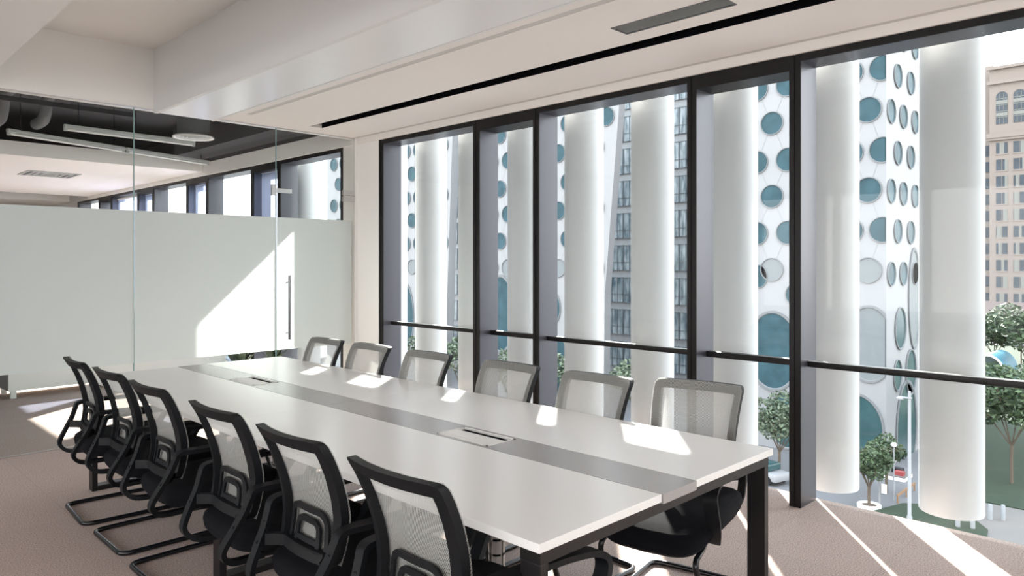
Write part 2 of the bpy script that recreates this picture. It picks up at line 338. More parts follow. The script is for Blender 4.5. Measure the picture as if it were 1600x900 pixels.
hd.cyl((0.115, -0.055, 0.80), (0.115, 0.0, 0.80), 0.008, 12); hd.cyl((0.115, -0.055, 1.30), (0.115, 0, 1.30), 0.008, 12)
hd.build('door_handle', M['steel'], door, smooth=True)
MB().box(0.0, 0.165, -0.016, 0.016, 2.185, 2.228, bev=0.004).box(-0.045, 0.004, -0.016, 0.016, 2.155, 2.262, bev=0.004).cyl((0.145, -0.02, 2.207), (0.145, 0.02, 2.207), 0.014).build('patch_fitting', M['chrome'], door)
MB().box(0.755, 0.92, -0.017, 0.017, 2.21, 2.262, bev=0.003).build('patch_fitting', M['chrome'], door)
MB().box(0.755, 0.92, -0.017, 0.017, 2.145, 2.20, bev=0.003).build('patch_fitting', M['chrome'], door)

for i, (a, bb) in enumerate(((8.435, 9.075), (10.605, 11.245), (12.775, 13.415), (13.505, 14.855))):
    rb = empty('roller_blind', (4.47, (a + bb) / 2, 0)); h_ = (bb - a) / 2
    MB().add([(0, -h_, 0.9), (0, h_, 0.9), (0, h_, 2.68), (0, -h_, 2.68)], [(0, 1, 2, 3)]).build('fabric', M['blind'], rb)
    MB().cyl((0, -h_, 2.69), (0, h_, 2.69), 0.022, 12).build('roller', M['white'], rb); MB().box(-0.006, 0.006, -h_, h_, 0.88, 0.90).build('bottom_rail', M['white'], rb)
    tag(rb, 'translucent blue roller blind on the ' + ['narrow window nearest behind the glass door', 'second narrow window of the next room', 'third narrow window of the next room', 'wide window farthest along the next room'][i], 'blind', 'blue roller blinds in the next room')
# ------------------------------------------------------------------ neighbouring room
s = MB(); s.box(-4.2, 4.4, YP + 0.1, 22, 3.42, 3.45)
struct(s.build('ceiling_exposed', M['dark']))
struct(MB().box(4.335, 4.62, YP + 0.0, 22, 2.95, 3.45).box(3.9, 4.35, YP + 0.1, 10.6, 3.0, 3.42).build('wall_right_upper', M['dark']))
struct(MB().box(4.335, 4.62, YP + 0.0, 22, 2.766, 2.95).build('trim_header', M['wall']))
i_ = MB(); i_.box(-4.2, 4.33, 10.65, 16.3, 2.826, 3.0); i_.box(-4.2, 4.33, 17.6, 22, 2.80, 3.05)
struct(i_.build('ceiling_island', M['ceil']))

# ================================================================== TABLE
table = tag(empty('conference_table', (2.10, 3.317, 0)), 'long white conference table with grey centre strip and black frame legs', 'table')
TX, TY = 2.10, 3.317
def tb(m, name, ms, par=None, **k):
    m.v = [(x - TX, y - TY, z) for x, y, z in m.v]; return m.build(name, ms, par or table, **k)
YN, YF, YM = 1.29, 5.345, 3.345
for x0, x1 in ((1.408, 1.990), (2.204, 2.795)):
    for y0, y1 in ((YN, YM - 0.001), (YM + 0.001, YF)):
        tb(MB().box(x0, x1, y0, y1, 0.724, 0.75, bev=0.0015), 'tabletop', M['tabletop'])
for y0, y1, py in ((YN - 0.004, YM - 0.001, 2.29), (YM + 0.001, YF, 4.36)):
    st = MB(); px0, px1 = 2.012, 2.178; q0, q1 = py - 0.16, py + 0.16
    st.box(1.994, 2.200, y0, q0, 0.718, 0.7495); st.box(1.994, 2.200, q1, y1, 0.718, 0.7495)
    st.box(1.994, px0, q0, q1, 0.718, 0.7495); st.box(px1, 2.200, q0, q1, 0.718, 0.7495)
    sobj = tb(st, 'centre_strip', M['strip'])
    pt = MB(); pt.box(px0, px0 + 0.006, q0, q1, 0.70, 0.7515); pt.box(px1 - 0.014, px1, q0, q1, 0.744, 0.7515); pt.box(px0, px1, q0, q0 + 0.008, 0.70, 0.7515); pt.box(px0, px1, q1 - 0.008, q1, 0.70, 0.7515)
    pt.box(px0 + 0.010, px0 + 0.112, q0 + 0.009, q1 - 0.009, 0.742, 0.750); pt.box(px0 + 0.0265, px0 + 0.030, q0 + 0.02, q1 - 0.02, 0.750, 0.7512)
    pt.box(px0 + 0.006, px1 - 0.008, q0 + 0.008, q1 - 0.008, 0.68, 0.743, 1); pt.box(px0 + 0.112, px0 + 0.114, q0 + 0.02, q1 - 0.02, 0.70, 0.748, 1)
    tb(pt, 'cable_port', [M['white'], M['black']])
fr = MB()
fr.box(1.425, 2.778, YN + 0.012, YN + 0.087, 0.684, 0.7235); fr.box(1.425, 2.778, YF - 0.087, YF - 0.012, 0.684, 0.7235); fr.box(1.455, 2.748, YM - 0.037, YM + 0.037, 0.684, 0.7235)
for xx in (1.70, 2.46): fr.box(xx, xx + 0.04, YN + 0.087, YF - 0.087, 0.684, 0.7235)
tb(fr, 'frame', M['tframe'])
for y in (YN + 0.012, YM - 0.037, YF - 0.087):
    for x in (1.425, 2.746): tb(MB().box(x, x + 0.032, y, y + 0.075, 0.0, 0.6835, bev=0.002), 'leg', M['tframe'])
    tb(MB().box(1.458, 2.745, y, y + 0.075, 0.0, 0.032, bev=0.002), 'floor_bar', M['tframe'])
def riser(x, y, label):
    m = MB(); z = 0.05; lean = 0
    while z < 0.66:
        for k in range(4):
            a0 = math.pi / 2 * k + 0.12; a1 = math.pi / 2 * (k + 1) - 0.12; V = []
            for rr in (0.034, 0.028):
                for zz in (z, z + 0.052):
                    for q in range(5): a = a0 + (a1 - a0) * q / 4; V.append((rr * math.cos(a), rr * math.sin(a), zz))
            F = []
            for q in range(4):
                F += [(q, q + 1, 5 + q + 1, 5 + q), (10 + q, 15 + q, 15 + q + 1, 10 + q + 1), (q, 10 + q, 11 + q, q + 1), (5 + q, 6 + q, 16 + q, 15 + q)]
            F += [(0, 5, 15, 10), (4, 14, 19, 9)]
            m.add(V, F)
        z += 0.062
    r = empty('cable_riser', (x, y, 0)); m.build('segments', M['riser'], r)
    MB().cyl((0, 0, 0.02), (0, 0, 0.69), 0.017, 12).build('spine', M['plastic'], r)
    MB().lathe([(0, 0), (0.075, 0), (0.075, 0.012), (0.03, 0.03), (0, 0.03)]).build('base_plate', M['riser'], r)
    return tag(r, label, 'cable riser', 'segmented cable risers under the table')
riser(2.085, 2.15, 'silver segmented cable riser under the near end of the table')
riser(2.085, 4.02, 'silver segmented cable riser further back beneath the table')

# ================================================================== CHAIRS
def bx(z):                                            # side profile of the backrest
    P = [(0.44, -0.385), (0.50, -0.378), (0.55, -0.366), (0.60, -0.360), (0.66, -0.362), (0.72, -0.374), (0.80, -0.400), (0.86, -0.427), (0.92, -0.462), (0.95, -0.482)]
    for (a, u), (b_, v) in zip(P, P[1:]):
        if z <= b_: return u + (v - u) * (z - a) / (b_ - a)
    return P[-1][1]
def bmap(y, z, off=0.0): return Vector((bx(z) + 0.030 * (y / 0.21) ** 2 + off, y, z))
def loop2d(inset=0.0, bot=0.0, r=0.045):
    pts = [(-0.178 + inset, 0.495 + bot), (0.178 - inset, 0.495 + bot), (0.200 - inset, 0.66), (0.216 - inset, 0.925 - inset), (-0.216 + inset, 0.925 - inset), (-0.200 + inset, 0.66)]
    P = [Vector((a, b_, 0)) for a, b_ in pts]; out = []; n = len(P)
    for i in range(n):
        a, b_, c_ = P[i - 1], P[i], P[(i + 1) % n]
        rr = r if i in (3, 4) else 0.03
        if i == 2 or i == 5: rr = 0.12
        if i in (3, 4): rr = 0.028 if inset == 0 else 0.03
        d1 = a - b_; d2 = c_ - b_; l1 = min(rr, d1.length * 0.45); l2 = min(rr, d2.length * 0.45)
        p, q = b_ + d1.normalized() * l1, b_ + d2.normalized() * l2
        for k in range(5):
            t = k / 4; w = p * (1 - t) ** 2 + b_ * 2 * t * (1 - t) + q * t * t; out.append((w.x, w.y))
    return out
def densify(L, closed=True, step=0.03):
    out = []; n = len(L)
    for i in range(n if closed else n - 1):
        a, b_ = L[i], L[(i + 1) % n]; d = math.dist(a, b_); k = max(1, int(math.ceil(d / step)))
        for j in range(k): out.append((a[0] + (b_[0] - a[0]) * j / k, a[1] + (b_[1] - a[1]) * j / k))
    if not closed: out.append(L[-1])
    return out
def ring_mesh(wid_side, wid_top, off, th):
    outer = loop2d(0.0); n = len(outer); m = MB(); V = []
    inner = []
    for (y, z) in outer:
        k = min(1, max(0, (z - 0.80) / 0.10)); w = wid_side
        yi = y - math.copysign(min(abs(y), w), y); zi = z
        if z > 0.925 - wid_top: zi = 0.925 - wid_top - 0.0 * k
        if z < 0.53: zi = 0.53
        inner.append((yi, zi))
    # resample both loops between corners
    def samp(L):
        out = []
        for i in range(n):
            a, b_ = L[i], L[(i + 1) % n]
            for j in range(4): out.append((a[0] + (b_[0] - a[0]) * j / 4, a[1] + (b_[1] - a[1]) * j / 4))
        return out
    o2, i2 = samp(outer), samp(inner); k = len(o2)
    for L, of in ((o2, off), (i2, off), (i2, off - th), (o2, off - th)):
        V += [bmap(y, z, of) for y, z in L]
    F = []
    for i in range(k):
        j = (i + 1) % k
        for a in range(4):
            b_ = (a + 1) % 4; F.append((a * k + i, a * k + j, b_ * k + j, b_ * k + i))
    m.add(V, F); return m
def band(m, pts, w, th, off, closed=False):
    pts = densify(pts, closed, 0.02); n = len(pts); V = []
    for i, (y, z) in enumerate(pts):
        a = pts[(i - 1) % n] if closed else pts[max(i - 1, 0)]; b_ = pts[(i + 1) % n] if closed else pts[min(i + 1, n - 1)]
        t = Vector((b_[0] - a[0], b_[1] - a[1])).normalized(); nn = Vector((-t.y, t.x)) * w / 2
        for s_, o_ in ((1, off), (-1, off), (-1, off - th), (1, off - th)): V.append(bmap(y + nn.x * s_, z + nn.y * s_, o_))
    F = []
    for i in range(n if closed else n - 1):
        j = (i + 1) % n
        for a in range(4): b_ = (a + 1) % 4; F.append((i * 4 + a, i * 4 + b_, j * 4 + b_, j * 4 + a))
    if not closed: F += [(0, 1, 2, 3), ((n - 1) * 4 + 3, (n - 1) * 4 + 2, (n - 1) * 4 + 1, (n - 1) * 4)]
    m.add(V, F)
def round2(pts, r, n=5, closed=False):
    P = [Vector((a, b_, 0)) for a, b_ in pts]
    if not closed: return [(v.x, v.y) for v in fillet(P, r, n)]
    out = []; N = len(P)
    for i in range(N):
        a, b_, c_ = P[i - 1], P[i], P[(i + 1) % N]; d1 = a - b_; d2 = c_ - b_; l = min(r, d1.length * .45, d2.length * .45)
        p, q = b_ + d1.normalized() * l, b_ + d2.normalized() * l
        for k in range(n + 1): t = k / n; w = p * (1 - t) ** 2 + b_ * 2 * t * (1 - t) + q * t * t; out.append((w.x, w.y))
    return out
def make_chair():
    r = empty('mesh_chair')
    ring_mesh(0.036, 0.040, -0.004, 0.030).build('backrest_frame', M['plastic'], r, smooth=True, angle=50)
    # stretched mesh, wraps the front of the frame
    m = MB(); ny, nz = 14, 22; V = []
    for j in range(nz + 1):
        z = 0.497 + (0.926 - 0.497) * j / nz
        hw = 0.179 + (0.201 - 0.179) * min(1, (z - 0.495) / 0.165) if z < 0.66 else 0.201 + (0.216 - 0.201) * (z - 0.66) / 0.265
        if z > 0.90: hw -= 0.014 * ((z - 0.90) / 0.026) ** 2
        for i in range(ny + 1): V.append(bmap(-hw + 2 * hw * i / ny, z, 0.0))
    F = [(j * (ny + 1) + i, j * (ny + 1) + i + 1, (j + 1) * (ny + 1) + i + 1, (j + 1) * (ny + 1) + i) for j in range(nz) for i in range(ny)]
    m.add(V, F); m.build('mesh_panel', M['mesh'], r, smooth=True)
    # lumbar support: two nested hoops standing on the lower crossbar
    m = MB()
    band(m, round2([(-0.118, 0.515), (-0.108, 0.650), (0.108, 0.650), (0.118, 0.515)], 0.045), 0.020, 0.010, -0.010)
    band(m, round2([(-0.072, 0.520), (-0.066, 0.612), (0.066, 0.612), (0.072, 0.520)], 0.035), 0.020, 0.010, -0.010)
    band(m, round2([(-0.066, 0.545), (0.066, 0.545)], 0.01), 0.016, 0.010, -0.010)
    m.build('lumbar_support', M['plastic'], r, smooth=True, angle=50)
    m = MB(); m.sweep([bmap(y, 0.512, -0.020 - 1.3 * max(0, abs(y) - 0.14)) for y in [-0.19 + 0.38 * i / 12 for i in range(13)]], [(-0.011, -0.020), (0.011, -0.020), (0.013, 0.0), (0.011, 0.020), (-0.011, 0.020)])
    m.build('crossbar', M['plastic'], r, smooth=True)
    # seat cushion
    m = MB(); prof = [(0.0, 0.458), (0.5, 0.460), (0.80, 0.458), (0.93, 0.450), (0.985, 0.436), (1.0, 0.418), (0.985, 0.390), (0.93, 0.366), (0.75, 0.352), (0.0, 0.350)]; seg = 48; V = []
    for i in range(seg):
        a = 2 * math.pi * i / seg; ca, sa = math.cos(a), math.sin(a)
        ex = 0.40 if ca > 0 else 0.42
        X = math.copysign(abs(ca) ** ex, ca); Yv = math.copysign(abs(sa) ** ex, sa)
        for q, z in prof:
            x = -0.115 + 0.318 * X * q; y = 0.250 * Yv * q
            dz = -0.9 * max(0, x - 0.04) ** 1.5 + 0.012 * (y / 0.24) ** 2 + (0.03 * max(0, -x - 0.2))
            V.append((x, y, z + dz))
    k = len(prof); F = [(i * k + q, ((i + 1) % seg) * k + q, ((i + 1) % seg) * k + q + 1, i * k + q + 1) for i in range(seg) for q in range(k - 1)]
    m.add(V, F); m.build('seat', M['seat'], r, smooth=True, angle=70)
    # loop armrests
    for s_ in (1, -1):
        y = 0.225 * s_
        P = [(-0.02, 0.218, 0.345), (0.022, 0.232, 0.362), (0.070, 0.250, 0.415), (0.118, 0.262, 0.480), (0.152, 0.266, 0.540), (0.150, 0.262, 0.585), (0.095, 0.258, 0.612), (-0.02, 0.254, 0.627), (-0.16, 0.248, 0.632), (-0.30, 0.238, 0.634), (-0.385, 0.230, 0.630),
             (-0.405, 0.224, 0.598), (-0.425, 0.216, 0.545), (-0.458, 0.205, 0.485), (-0.488, 0.192, 0.430), (-0.494, 0.184, 0.398), (-0.474, 0.174, 0.368), (-0.430, 0.166, 0.350), (-0.32, 0.155, 0.345)]
        path = catmull([Vector((a, b_ * s_, c_)) for a, b_, c_ in P], 4)
        m = MB(); n = len(path); V = []
        for i, p in enumerate(path):
            t = (path[min(i + 1, n - 1)] - path[max(i - 1, 0)]).normalized(); ax = Vector((0, 1, 0)); ax = (ax - t * ax.dot(t)).normalized(); nn = t.cross(ax)
            f_ = min(1, max(0, (p.x + 0.42) / 0.16)) if p.z > 0.5 or p.x > -0.25 else 0.0
            th = 0.010; hw = 0.019 + 0.010 * f_
            if i < 5: hw = 0.014 + 0.003 * i
            for a, b_ in ((-hw, -th), (hw, -th), (hw * 0.9, th), (-hw * 0.9, th)): V.append(p + ax * a + nn * b_)
        F = [(0, 1, 2, 3), tuple((n - 1) * 4 + q for q in (3, 2, 1, 0))]
        for i in range(n - 1):
            for a in range(4): b_ = (a + 1) % 4; F.append((i * 4 + a, i * 4 + b_, (i + 1) * 4 + b_, (i + 1) * 4 + a))
        m.add(V, F); arm = m.build('armrest', M['plastic'], r, smooth=True, angle=50)
        for bx_, by_, bz in ((-0.412, 0.220, 0.568), (-0.448, 0.208, 0.503)):
            MB().cyl((bx_ - 0.004, by_ * s_, bz - 0.002), (bx_ - 0.016, by_ * s_, bz - 0.009), 0.008, 12).build('bolt', M['plastic'], arm)
        MB().cyl((-0.01, 0.222 * s_, 0.350), (-0.01, 0.10 * s_, 0.358), 0.011, 10).build('arm_bracket', M['plastic'], arm)
    # cantilever tube base
    hw = 0.235
    side = [(-0.30, 0.13, 0.335), (0.08, 0.20, 0.332), (0.175, 0.205, 0.320), (0.08, hw, 0.0135), (-0.455, hw, 0.0135)]
    L = [Vector(p) for p in side]; Rr = [Vector((p[0], -p[1], p[2])) for p in reversed(side)]
    path = fillet([L[0]] + L[1:] + Rr, 0.06, 7)
    MB().tube(path, 0.0125, 12).build('cantilever_base', M['tube'], r, smooth=True, angle=60)
    MB().box(-0.32, 0.06, -0.15, 0.15, 0.335, 0.358, bev=0.004).build('seat_plate', M['plastic'], r)
    for s_ in (1, -1):
        MB().box(0.03, 0.10, s_ * hw - 0.017, s_ * hw + 0.017, 0.0, 0.022, bev=0.003).build('foot_pad', M['plastic'], r)
    return r
proto = make_chair()
near = [(1.665, 4.80, -3, 'black mesh chair farthest away in the left row, in front of the white cabinet'),
        (1.665, 4.215, 0, 'second black chair from the far end, back turned to the viewer, left of the table'),
        (1.655, 3.60, 0, 'third black chair from the far end in the left row, back to the viewer'),
        (1.655, 2.86, 0, 'third nearest black chair in the left row, beside the table seam'),
        (1.65, 2.245, 0, 'second nearest black chair in the left row, showing its whole lumbar hoop'),
        (1.64, 1.64, 0, 'nearest black chair in the left row, cut off by the bottom of the view')]
far = [(2.42, 4.775, 180, 'grey mesh chair back farthest along the window row, before the glass door'),
       (2.44, 4.225, 180, 'grey mesh chair back by the white pillar between door and windows'),
       (2.44, 3.59, 180, 'third grey mesh chair back from the far end, before the first window'),
       (2.46, 2.88, 180, 'third nearest mesh chair on the window side, before the narrow window'),
       (2.47, 2.27, 180, 'second nearest mesh chair on the window side, black mullion at its left'),
       (2.645, 1.712, 190.5, 'nearest window-side chair, black seat and looped arm showing under the table')]
for i, (x, y, a, lab) in enumerate(near + far):
    o = proto if i == 0 else copy_tree(proto)
    o.location = (x, y, 0); o.rotation_euler = (0, 0, R(a))
    tag(o, lab, 'chair', 'black mesh chairs along the left side of the table' if i < 6 else 'mesh chairs along the window side of the table')

# ================================================================== CEILING FITTINGS
v = empty('ceiling_vent', (3.3825, 2.135, CZ))
m = MB(); m.box(-0.0775, 0.0775, -0.345, -0.338, -0.004, 0.03); m.box(-0.0775, 0.0775, 0.338, 0.345, -0.004, 0.03); m.box(-0.0775, -0.071, -0.338, 0.338, -0.004, 0.03); m.box(0.071, 0.0775, -0.338, 0.338, -0.004, 0.03)
m.build('frame', M['duct'], v)
m = MB()
for i in range(9):
    x = -0.064 + i * 0.016
    m.add([(x - 0.006, -0.338, 0.0), (x - 0.004, -0.338, 0.0), (x + 0.006, -0.338, 0.016), (x + 0.004, -0.338, 0.016), (x - 0.006, 0.338, 0.0), (x - 0.004, 0.338, 0.0), (x + 0.006, 0.338, 0.016), (x + 0.004, 0.338, 0.016)],
          [(0, 1, 2, 3), (7, 6, 5, 4), (0, 4, 5, 1), (1, 5, 6, 2), (2, 6, 7, 3), (3, 7, 4, 0)])
m.build('slats', M['lamp'], v); MB().box(-0.0775, 0.0775, -0.345, 0.345, 0.05, 0.06).build('backing', M['black'], v)
tag(v, 'long slatted grey air vent in the ceiling above the window side', 'vent')

def tube_light(x0, y0, x1, y1, z, label):
    d = math.hypot(x1 - x0, y1 - y0); r = empty('tube_light', ((x0 + x1) / 2, (y0 + y1) / 2, z), math.atan2(y1 - y0, x1 - x0)); h = d / 2
    MB().box(-h, h, -0.025, 0.025, 0.0, 0.035, bev=0.006).build('housing', M['lamp'], r)
    MB().cyl((-h + 0.03, 0, -0.018), (h - 0.03, 0, -0.018), 0.014, 12).build('tube', M['white'], r, smooth=True)
    for s_ in (-1, 1):
        MB().box(s_ * h - s_ * 0.03, s_ * h, -0.014, 0.014, -0.034, 0.0).build('socket', M['lamp'], r)
        MB().cyl((s_ * h * 0.8, 0, 0.035), (s_ * h * 0.8, 0, 3.42 - z), 0.004, 6).build('hanger_rod', M['plastic'], r)
    return tag(r, label, 'tube light', 'tube lights hung in the next room')
tube_light(1.70, 9.29, 3.0, 9.76, 2.9, 'unlit tube light in the next room, leftmost and lowest of the hung tubes')
tube_light(3.03, 9.77, 4.24, 10.22, 2.9, 'unlit tube light in the next room, nearest the windows')
tube_light(2.06, 8.58, 3.43, 8.66, 2.9, 'unlit tube light hung beside the round ceiling diffuser')
d = empty('round_diffuser', (3.27, 8.29, 2.90))
MB().lathe([(0.215, 0.0), (0.22, 0.012), (0.19, 0.03), (0.185, 0.015), (0.215, 0.0)]).build('rim', M['white'], d, smooth=True)
MB().lathe([(0.0, -0.002), (0.05, -0.004), (0.055, 0.008), (0.09, 0.0), (0.095, 0.012), (0.13, 0.002), (0.135, 0.014), (0.17, 0.004), (0.19, 0.018), (0, 0.03)]).build('cone', M['lamp'], d, smooth=True)
MB().cyl((0, 0, 0.02), (0, 0, 0.285), 0.17, 28).build('duct_collar', M['duct'], d, smooth=True)
tag(d, 'round white air diffuser on a grey duct collar in the next room', 'diffuser')
d = empty('square_diffuser', (2.83, 12.57, 2.826))
m = MB()
for k in range(4):
    a = 0.34 - 0.08 * k; w = 0.03; z0 = -0.012 - 0.004 * (k % 2)
    m.box(-a, a, -a, -a + w, z0, -0.001); m.box(-a, a, a - w, a, z0, -0.001); m.box(-a, -a + w, -a + w, a - w, z0, -0.001); m.box(a - w, a, -a + w, a - w, z0, -0.001)
m.build('louvres', M['lamp'], d); MB().box(-0.34, 0.34, -0.34, 0.34, -0.004, 0.0).build('backing', M['duct'], d)
tag(d, 'square four-way air diffuser set in the white ceiling panel of the next room', 'diffuser')
def duct(x0, x1, y0, y1, z0, z1, label):
    r = empty('air_duct', ((x0 + x1) / 2, (y0 + y1) / 2, z0)); X, Y = (x1 - x0) / 2, (y1 - y0) / 2
    MB().box(-X, X, -Y, Y, 0, z1 - z0, bev=0.01).build('casing', M['duct'], r)
    m = MB()
    if X > Y:
        for k in range(-2, 3): m.box(k * X / 2.6 - 0.012, k * X / 2.6 + 0.012, -Y - 0.012, Y + 0.012, -0.012, z1 - z0 + 0.0)
    else:
        for k in range(-2, 3): m.box(-X - 0.012, X + 0.012, k * Y / 2.6 - 0.012, k * Y / 2.6 + 0.012, -0.012, z1 - z0)
    m.build('flange', M['duct'], r); return tag(r, label, 'duct')
duct(0.4, 2.55, 7.5, 7.95, 3.12, 3.405, 'wide grey air duct under the dark ceiling of the next room, near the glass')
duct(2.75, 3.86, 8.0, 8.6, 3.2, 3.405, 'short grey air duct box above the round diffuser')
duct(-0.6, 1.3, 9.7, 10.2, 3.15, 3.405, 'grey air duct at the left edge of the next room ceiling')
r_ = empty('pipe_run', (1.9, 8.75, 3.16))
for dx, dy in ((-0.6, 0.3), (-0.25, 0.0), (0.1, -0.2)):
    MB().tube(fillet([(dx, dy - 0.5, 0.12), (dx, dy + 0.4, 0.12), (dx, dy + 0.55, -0.12), (dx, dy + 0.9, -0.12)], 0.12), 0.06, 14).build('pipe', M['duct'], r_, smooth=True)
MB().box(-1.0, 0.9, -0.02, 0.02, -0.03, 0.02).build('support_rail', M['dark'], r_)
tag(r_, 'bent grey pipes hung on a rail under the dark ceiling of the next room', 'pipes')

# ================================================================== NEXT ROOM FURNITURE
cb = empty('low_cabinet', (1.74, 9.45, 0), R(2.5))
MB().box(0.0, 3.05, 0.0, 0.5, 0.085, 0.62, bev=0.004).build('body', [M['cabinet']], cb)
MB().box(-0.004, 0.0, 0.02, 0.5, 0.09, 0.61).build('side_panel', M['cabdark'], cb)
for x in (0.03, 1.5, 2.97):
    MB().box(x, x + 0.05, 0.02, 0.07, 0, 0.085).build('leg', M['cabinet'], cb); MB().box(x, x + 0.05, 0.42, 0.47, 0, 0.085).build('leg', M['cabinet'], cb)
tag(cb, 'long low white cabinet on short legs behind the glass partition', 'cabinet')
bn = empty('low_bench', (3.55, 12.6, 0))
MB().box(-0.45, 0.45, -0.25, 0.25, 0.36, 0.46, bev=0.02).build('seat', M['cabdark'], bn, smooth=True)
for x in (-0.4, 0.36): MB().box(x, x + 0.04, -0.22, 0.22, 0, 0.36).build('leg', M['cabdark'], bn)
tag(bn, 'low grey bench on the sunlit floor of the next room', 'bench')
def leaves(m, c, rad, n, size, rng, flat=1.0):
    for _ in range(n):
        while True:
            p = Vector((rng.uniform(-1, 1), rng.uniform(-1, 1), rng.uniform(-1, 1)))
            if 0.05 < p.length < 1: break
        p = p.normalized() * (p.length ** 0.45)
        p = Vector((p.x * rad[0], p.y * rad[1], p.z * rad[2] * flat)) + Vector(c)
        a = Vector((rng.gauss(0, 1), rng.gauss(0, 1), rng.gauss(0, 0.6))).normalized(); b_ = a.cross(Vector((rng.gauss(0, 1), rng.gauss(0, 1), rng.gauss(0, 1)))).normalized()
        s_ = size * rng.uniform(0.6, 1.3)
        m.add([p - a * s_, p + b_ * s_ * 0.5, p + a * s_, p - b_ * s_ * 0.5], [(0, 1, 2, 3)])
def potted(x, y, label, seed):
    rng = random.Random(seed); r = empty('potted_plant', (x, y, 0))
    MB().lathe([(0, 0.0), (0.12, 0.0), (0.16, 0.26), (0.17, 0.28), (0.15, 0.28), (0.14, 0.24), (0, 0.24)]).build('pot', M['white'], r, smooth=True)
    m = MB()
    for k in range(26):
        a = rng.uniform(0, 6.28); L_ = rng.uniform(0.25, 0.5); lean = rng.uniform(0.2, 0.9); w = rng.uniform(0.025, 0.045); V = []
        dr = Vector((math.cos(a), math.sin(a), 0)); sd = Vector((-math.sin(a), math.cos(a), 0))
        for j in range(6):
            t = j / 5; p = Vector((0, 0, 0.24)) + dr * (lean * L_ * t * t + 0.02) + Vector((0, 0, L_ * t * (1 - 0.35 * t * lean))); ww = w * math.sin(math.pi * (0.12 + 0.85 * t))
            V += [p - sd * ww, p + sd * ww]
        m.add(V, [(2 * j, 2 * j + 1, 2 * j + 3, 2 * j + 2) for j in range(5)])
    m.build('leaves', M['leafa'], r); return tag(r, label, 'plant', 'potted plants behind the glass door')
potted(3.55, 7.75, 'green potted plant just left of the door handle, low behind the glass', 3)
potted(4.08, 8.0, 'green potted plant behind the glass door, nearer the windows', 5)

# ================================================================== OUTSIDE: COLUMNS OF THIS BUILDING
cols = []
for k in range(-2, 12):
    y = 1.170 + 0.7045 * k + (0.5 if k >= 10 else 0)
    o = MB().lathe([(0, 0.005), (0.1685, 0.005), (0.171, 0.01), (0.171, 9.5), (0, 9.5)], (0, 0, 0), 40).build('facade_column', M['column'], smooth=True); o.location = (4.93, y, 0); cols.append(o)
names = ['round white column outside the near right window, the last before open sky', 'round white column just right of the nearest black mullion, outside the near window',
         'round white column filling the left of the narrow window beside the nearest mullion', 'round white column in the right part of the middle wide window, behind the chair backs',
         'round white column in the left part of the middle wide window', 'round white column seen through the farther narrow window', 'round white column partly hidden behind a black mullion, far window right side',
         'round white column in the middle of the farthest window']
for k, o in zip(range(-2, 12), cols):
    if 0 <= k < 8: tag(o, names[k], 'column', 'round white columns outside the windows')
    elif k < 0: tag(o, 'round white facade column outside the window nearest the viewer', 'column', 'columns beside the viewer')
    else: tag(o, 'round white facade column outside the neighbouring room', 'column', 'columns outside the next room')

# ================================================================== OUTSIDE: GROUND
GZ = -14.4
struct(MB().box(-250, 400, -150, 260, GZ - 0.5, GZ).build('ground', M['plaza']))
def poly(name, pts, z, th, ms, label=None, cat=None):
    n = len(pts); m = MB(); m.add([(x, y, z) for x, y in pts] + [(x, y, z + th) for x, y in pts], [tuple(range(n))[::-1], tuple(range(n, 2 * n))] + [(i, (i + 1) % n, n + (i + 1) % n, n + i) for i in range(n)])
    o = m.build(name, ms)
    if label: tag(o, label, cat)
    else: struct(o)
    return o
poly('trim_lawn', [(56, 12.9), (56, -30), (165, -30), (165, 34), (112, 26), (92, 20)], GZ, 0.08, M['lawn'])
poly('trim_path', [(48.2, 12.2), (55.9, 12.9), (55.9, -30), (30, -30), (30, 5)], GZ, 0.04, M['path'])
g = [(51.9 + 2.6 * math.cos(a) * 0.9, 13.1 + 3.0 * math.sin(a)) for a in [i * 2 * math.pi / 24 for i in range(24)]]
poly('trim_lawn_island', [(48.0, 16.2), (51.8, 15.1), (53.2, 13.0), (52.2, 11.4), (50.2, 10.0), (47.8, 9.6), (46, 12)], GZ + 0.045, 0.06, M['lawn'])

# ------------------------------------------------------------------ dotted white buildings
FB = 60.0
def disc(m, y, z, r, x=FB, rz=None, mi=0, seg=36, axis='x', yc=18.65, sy=1.0):
    rz = rz or r; V = []; F = []
    rings = [(0.0, 0.03), (0.94, 0.03), (0.94, 0.0), (0.96, -0.06), (1.02, -0.06), (1.02, 0.03)]
    for q, dd in rings:
        for i in range(seg):
            a = 2 * math.pi * i / seg; cy, cz = r * q * math.cos(a), rz * q * math.sin(a)
            if axis == 'x':
                yyv = max(y + cy, yc) if yc is not None else y + cy
                V.append((x + dd - 0.06, yyv, z + cz))
            else:
                V.append((max(x + cy, FB), yc + dd - 0.06, z + cz))
    for k in range(1, len(rings) - 1):
        for i in range(seg): j = (i + 1) % seg; F.append((k * seg + i, k * seg + j, (k + 1) * seg + j, (k + 1) * seg + i))
    m.add(V, F, 1); m.add(V[seg:2 * seg], [tuple(range(seg))], 0)
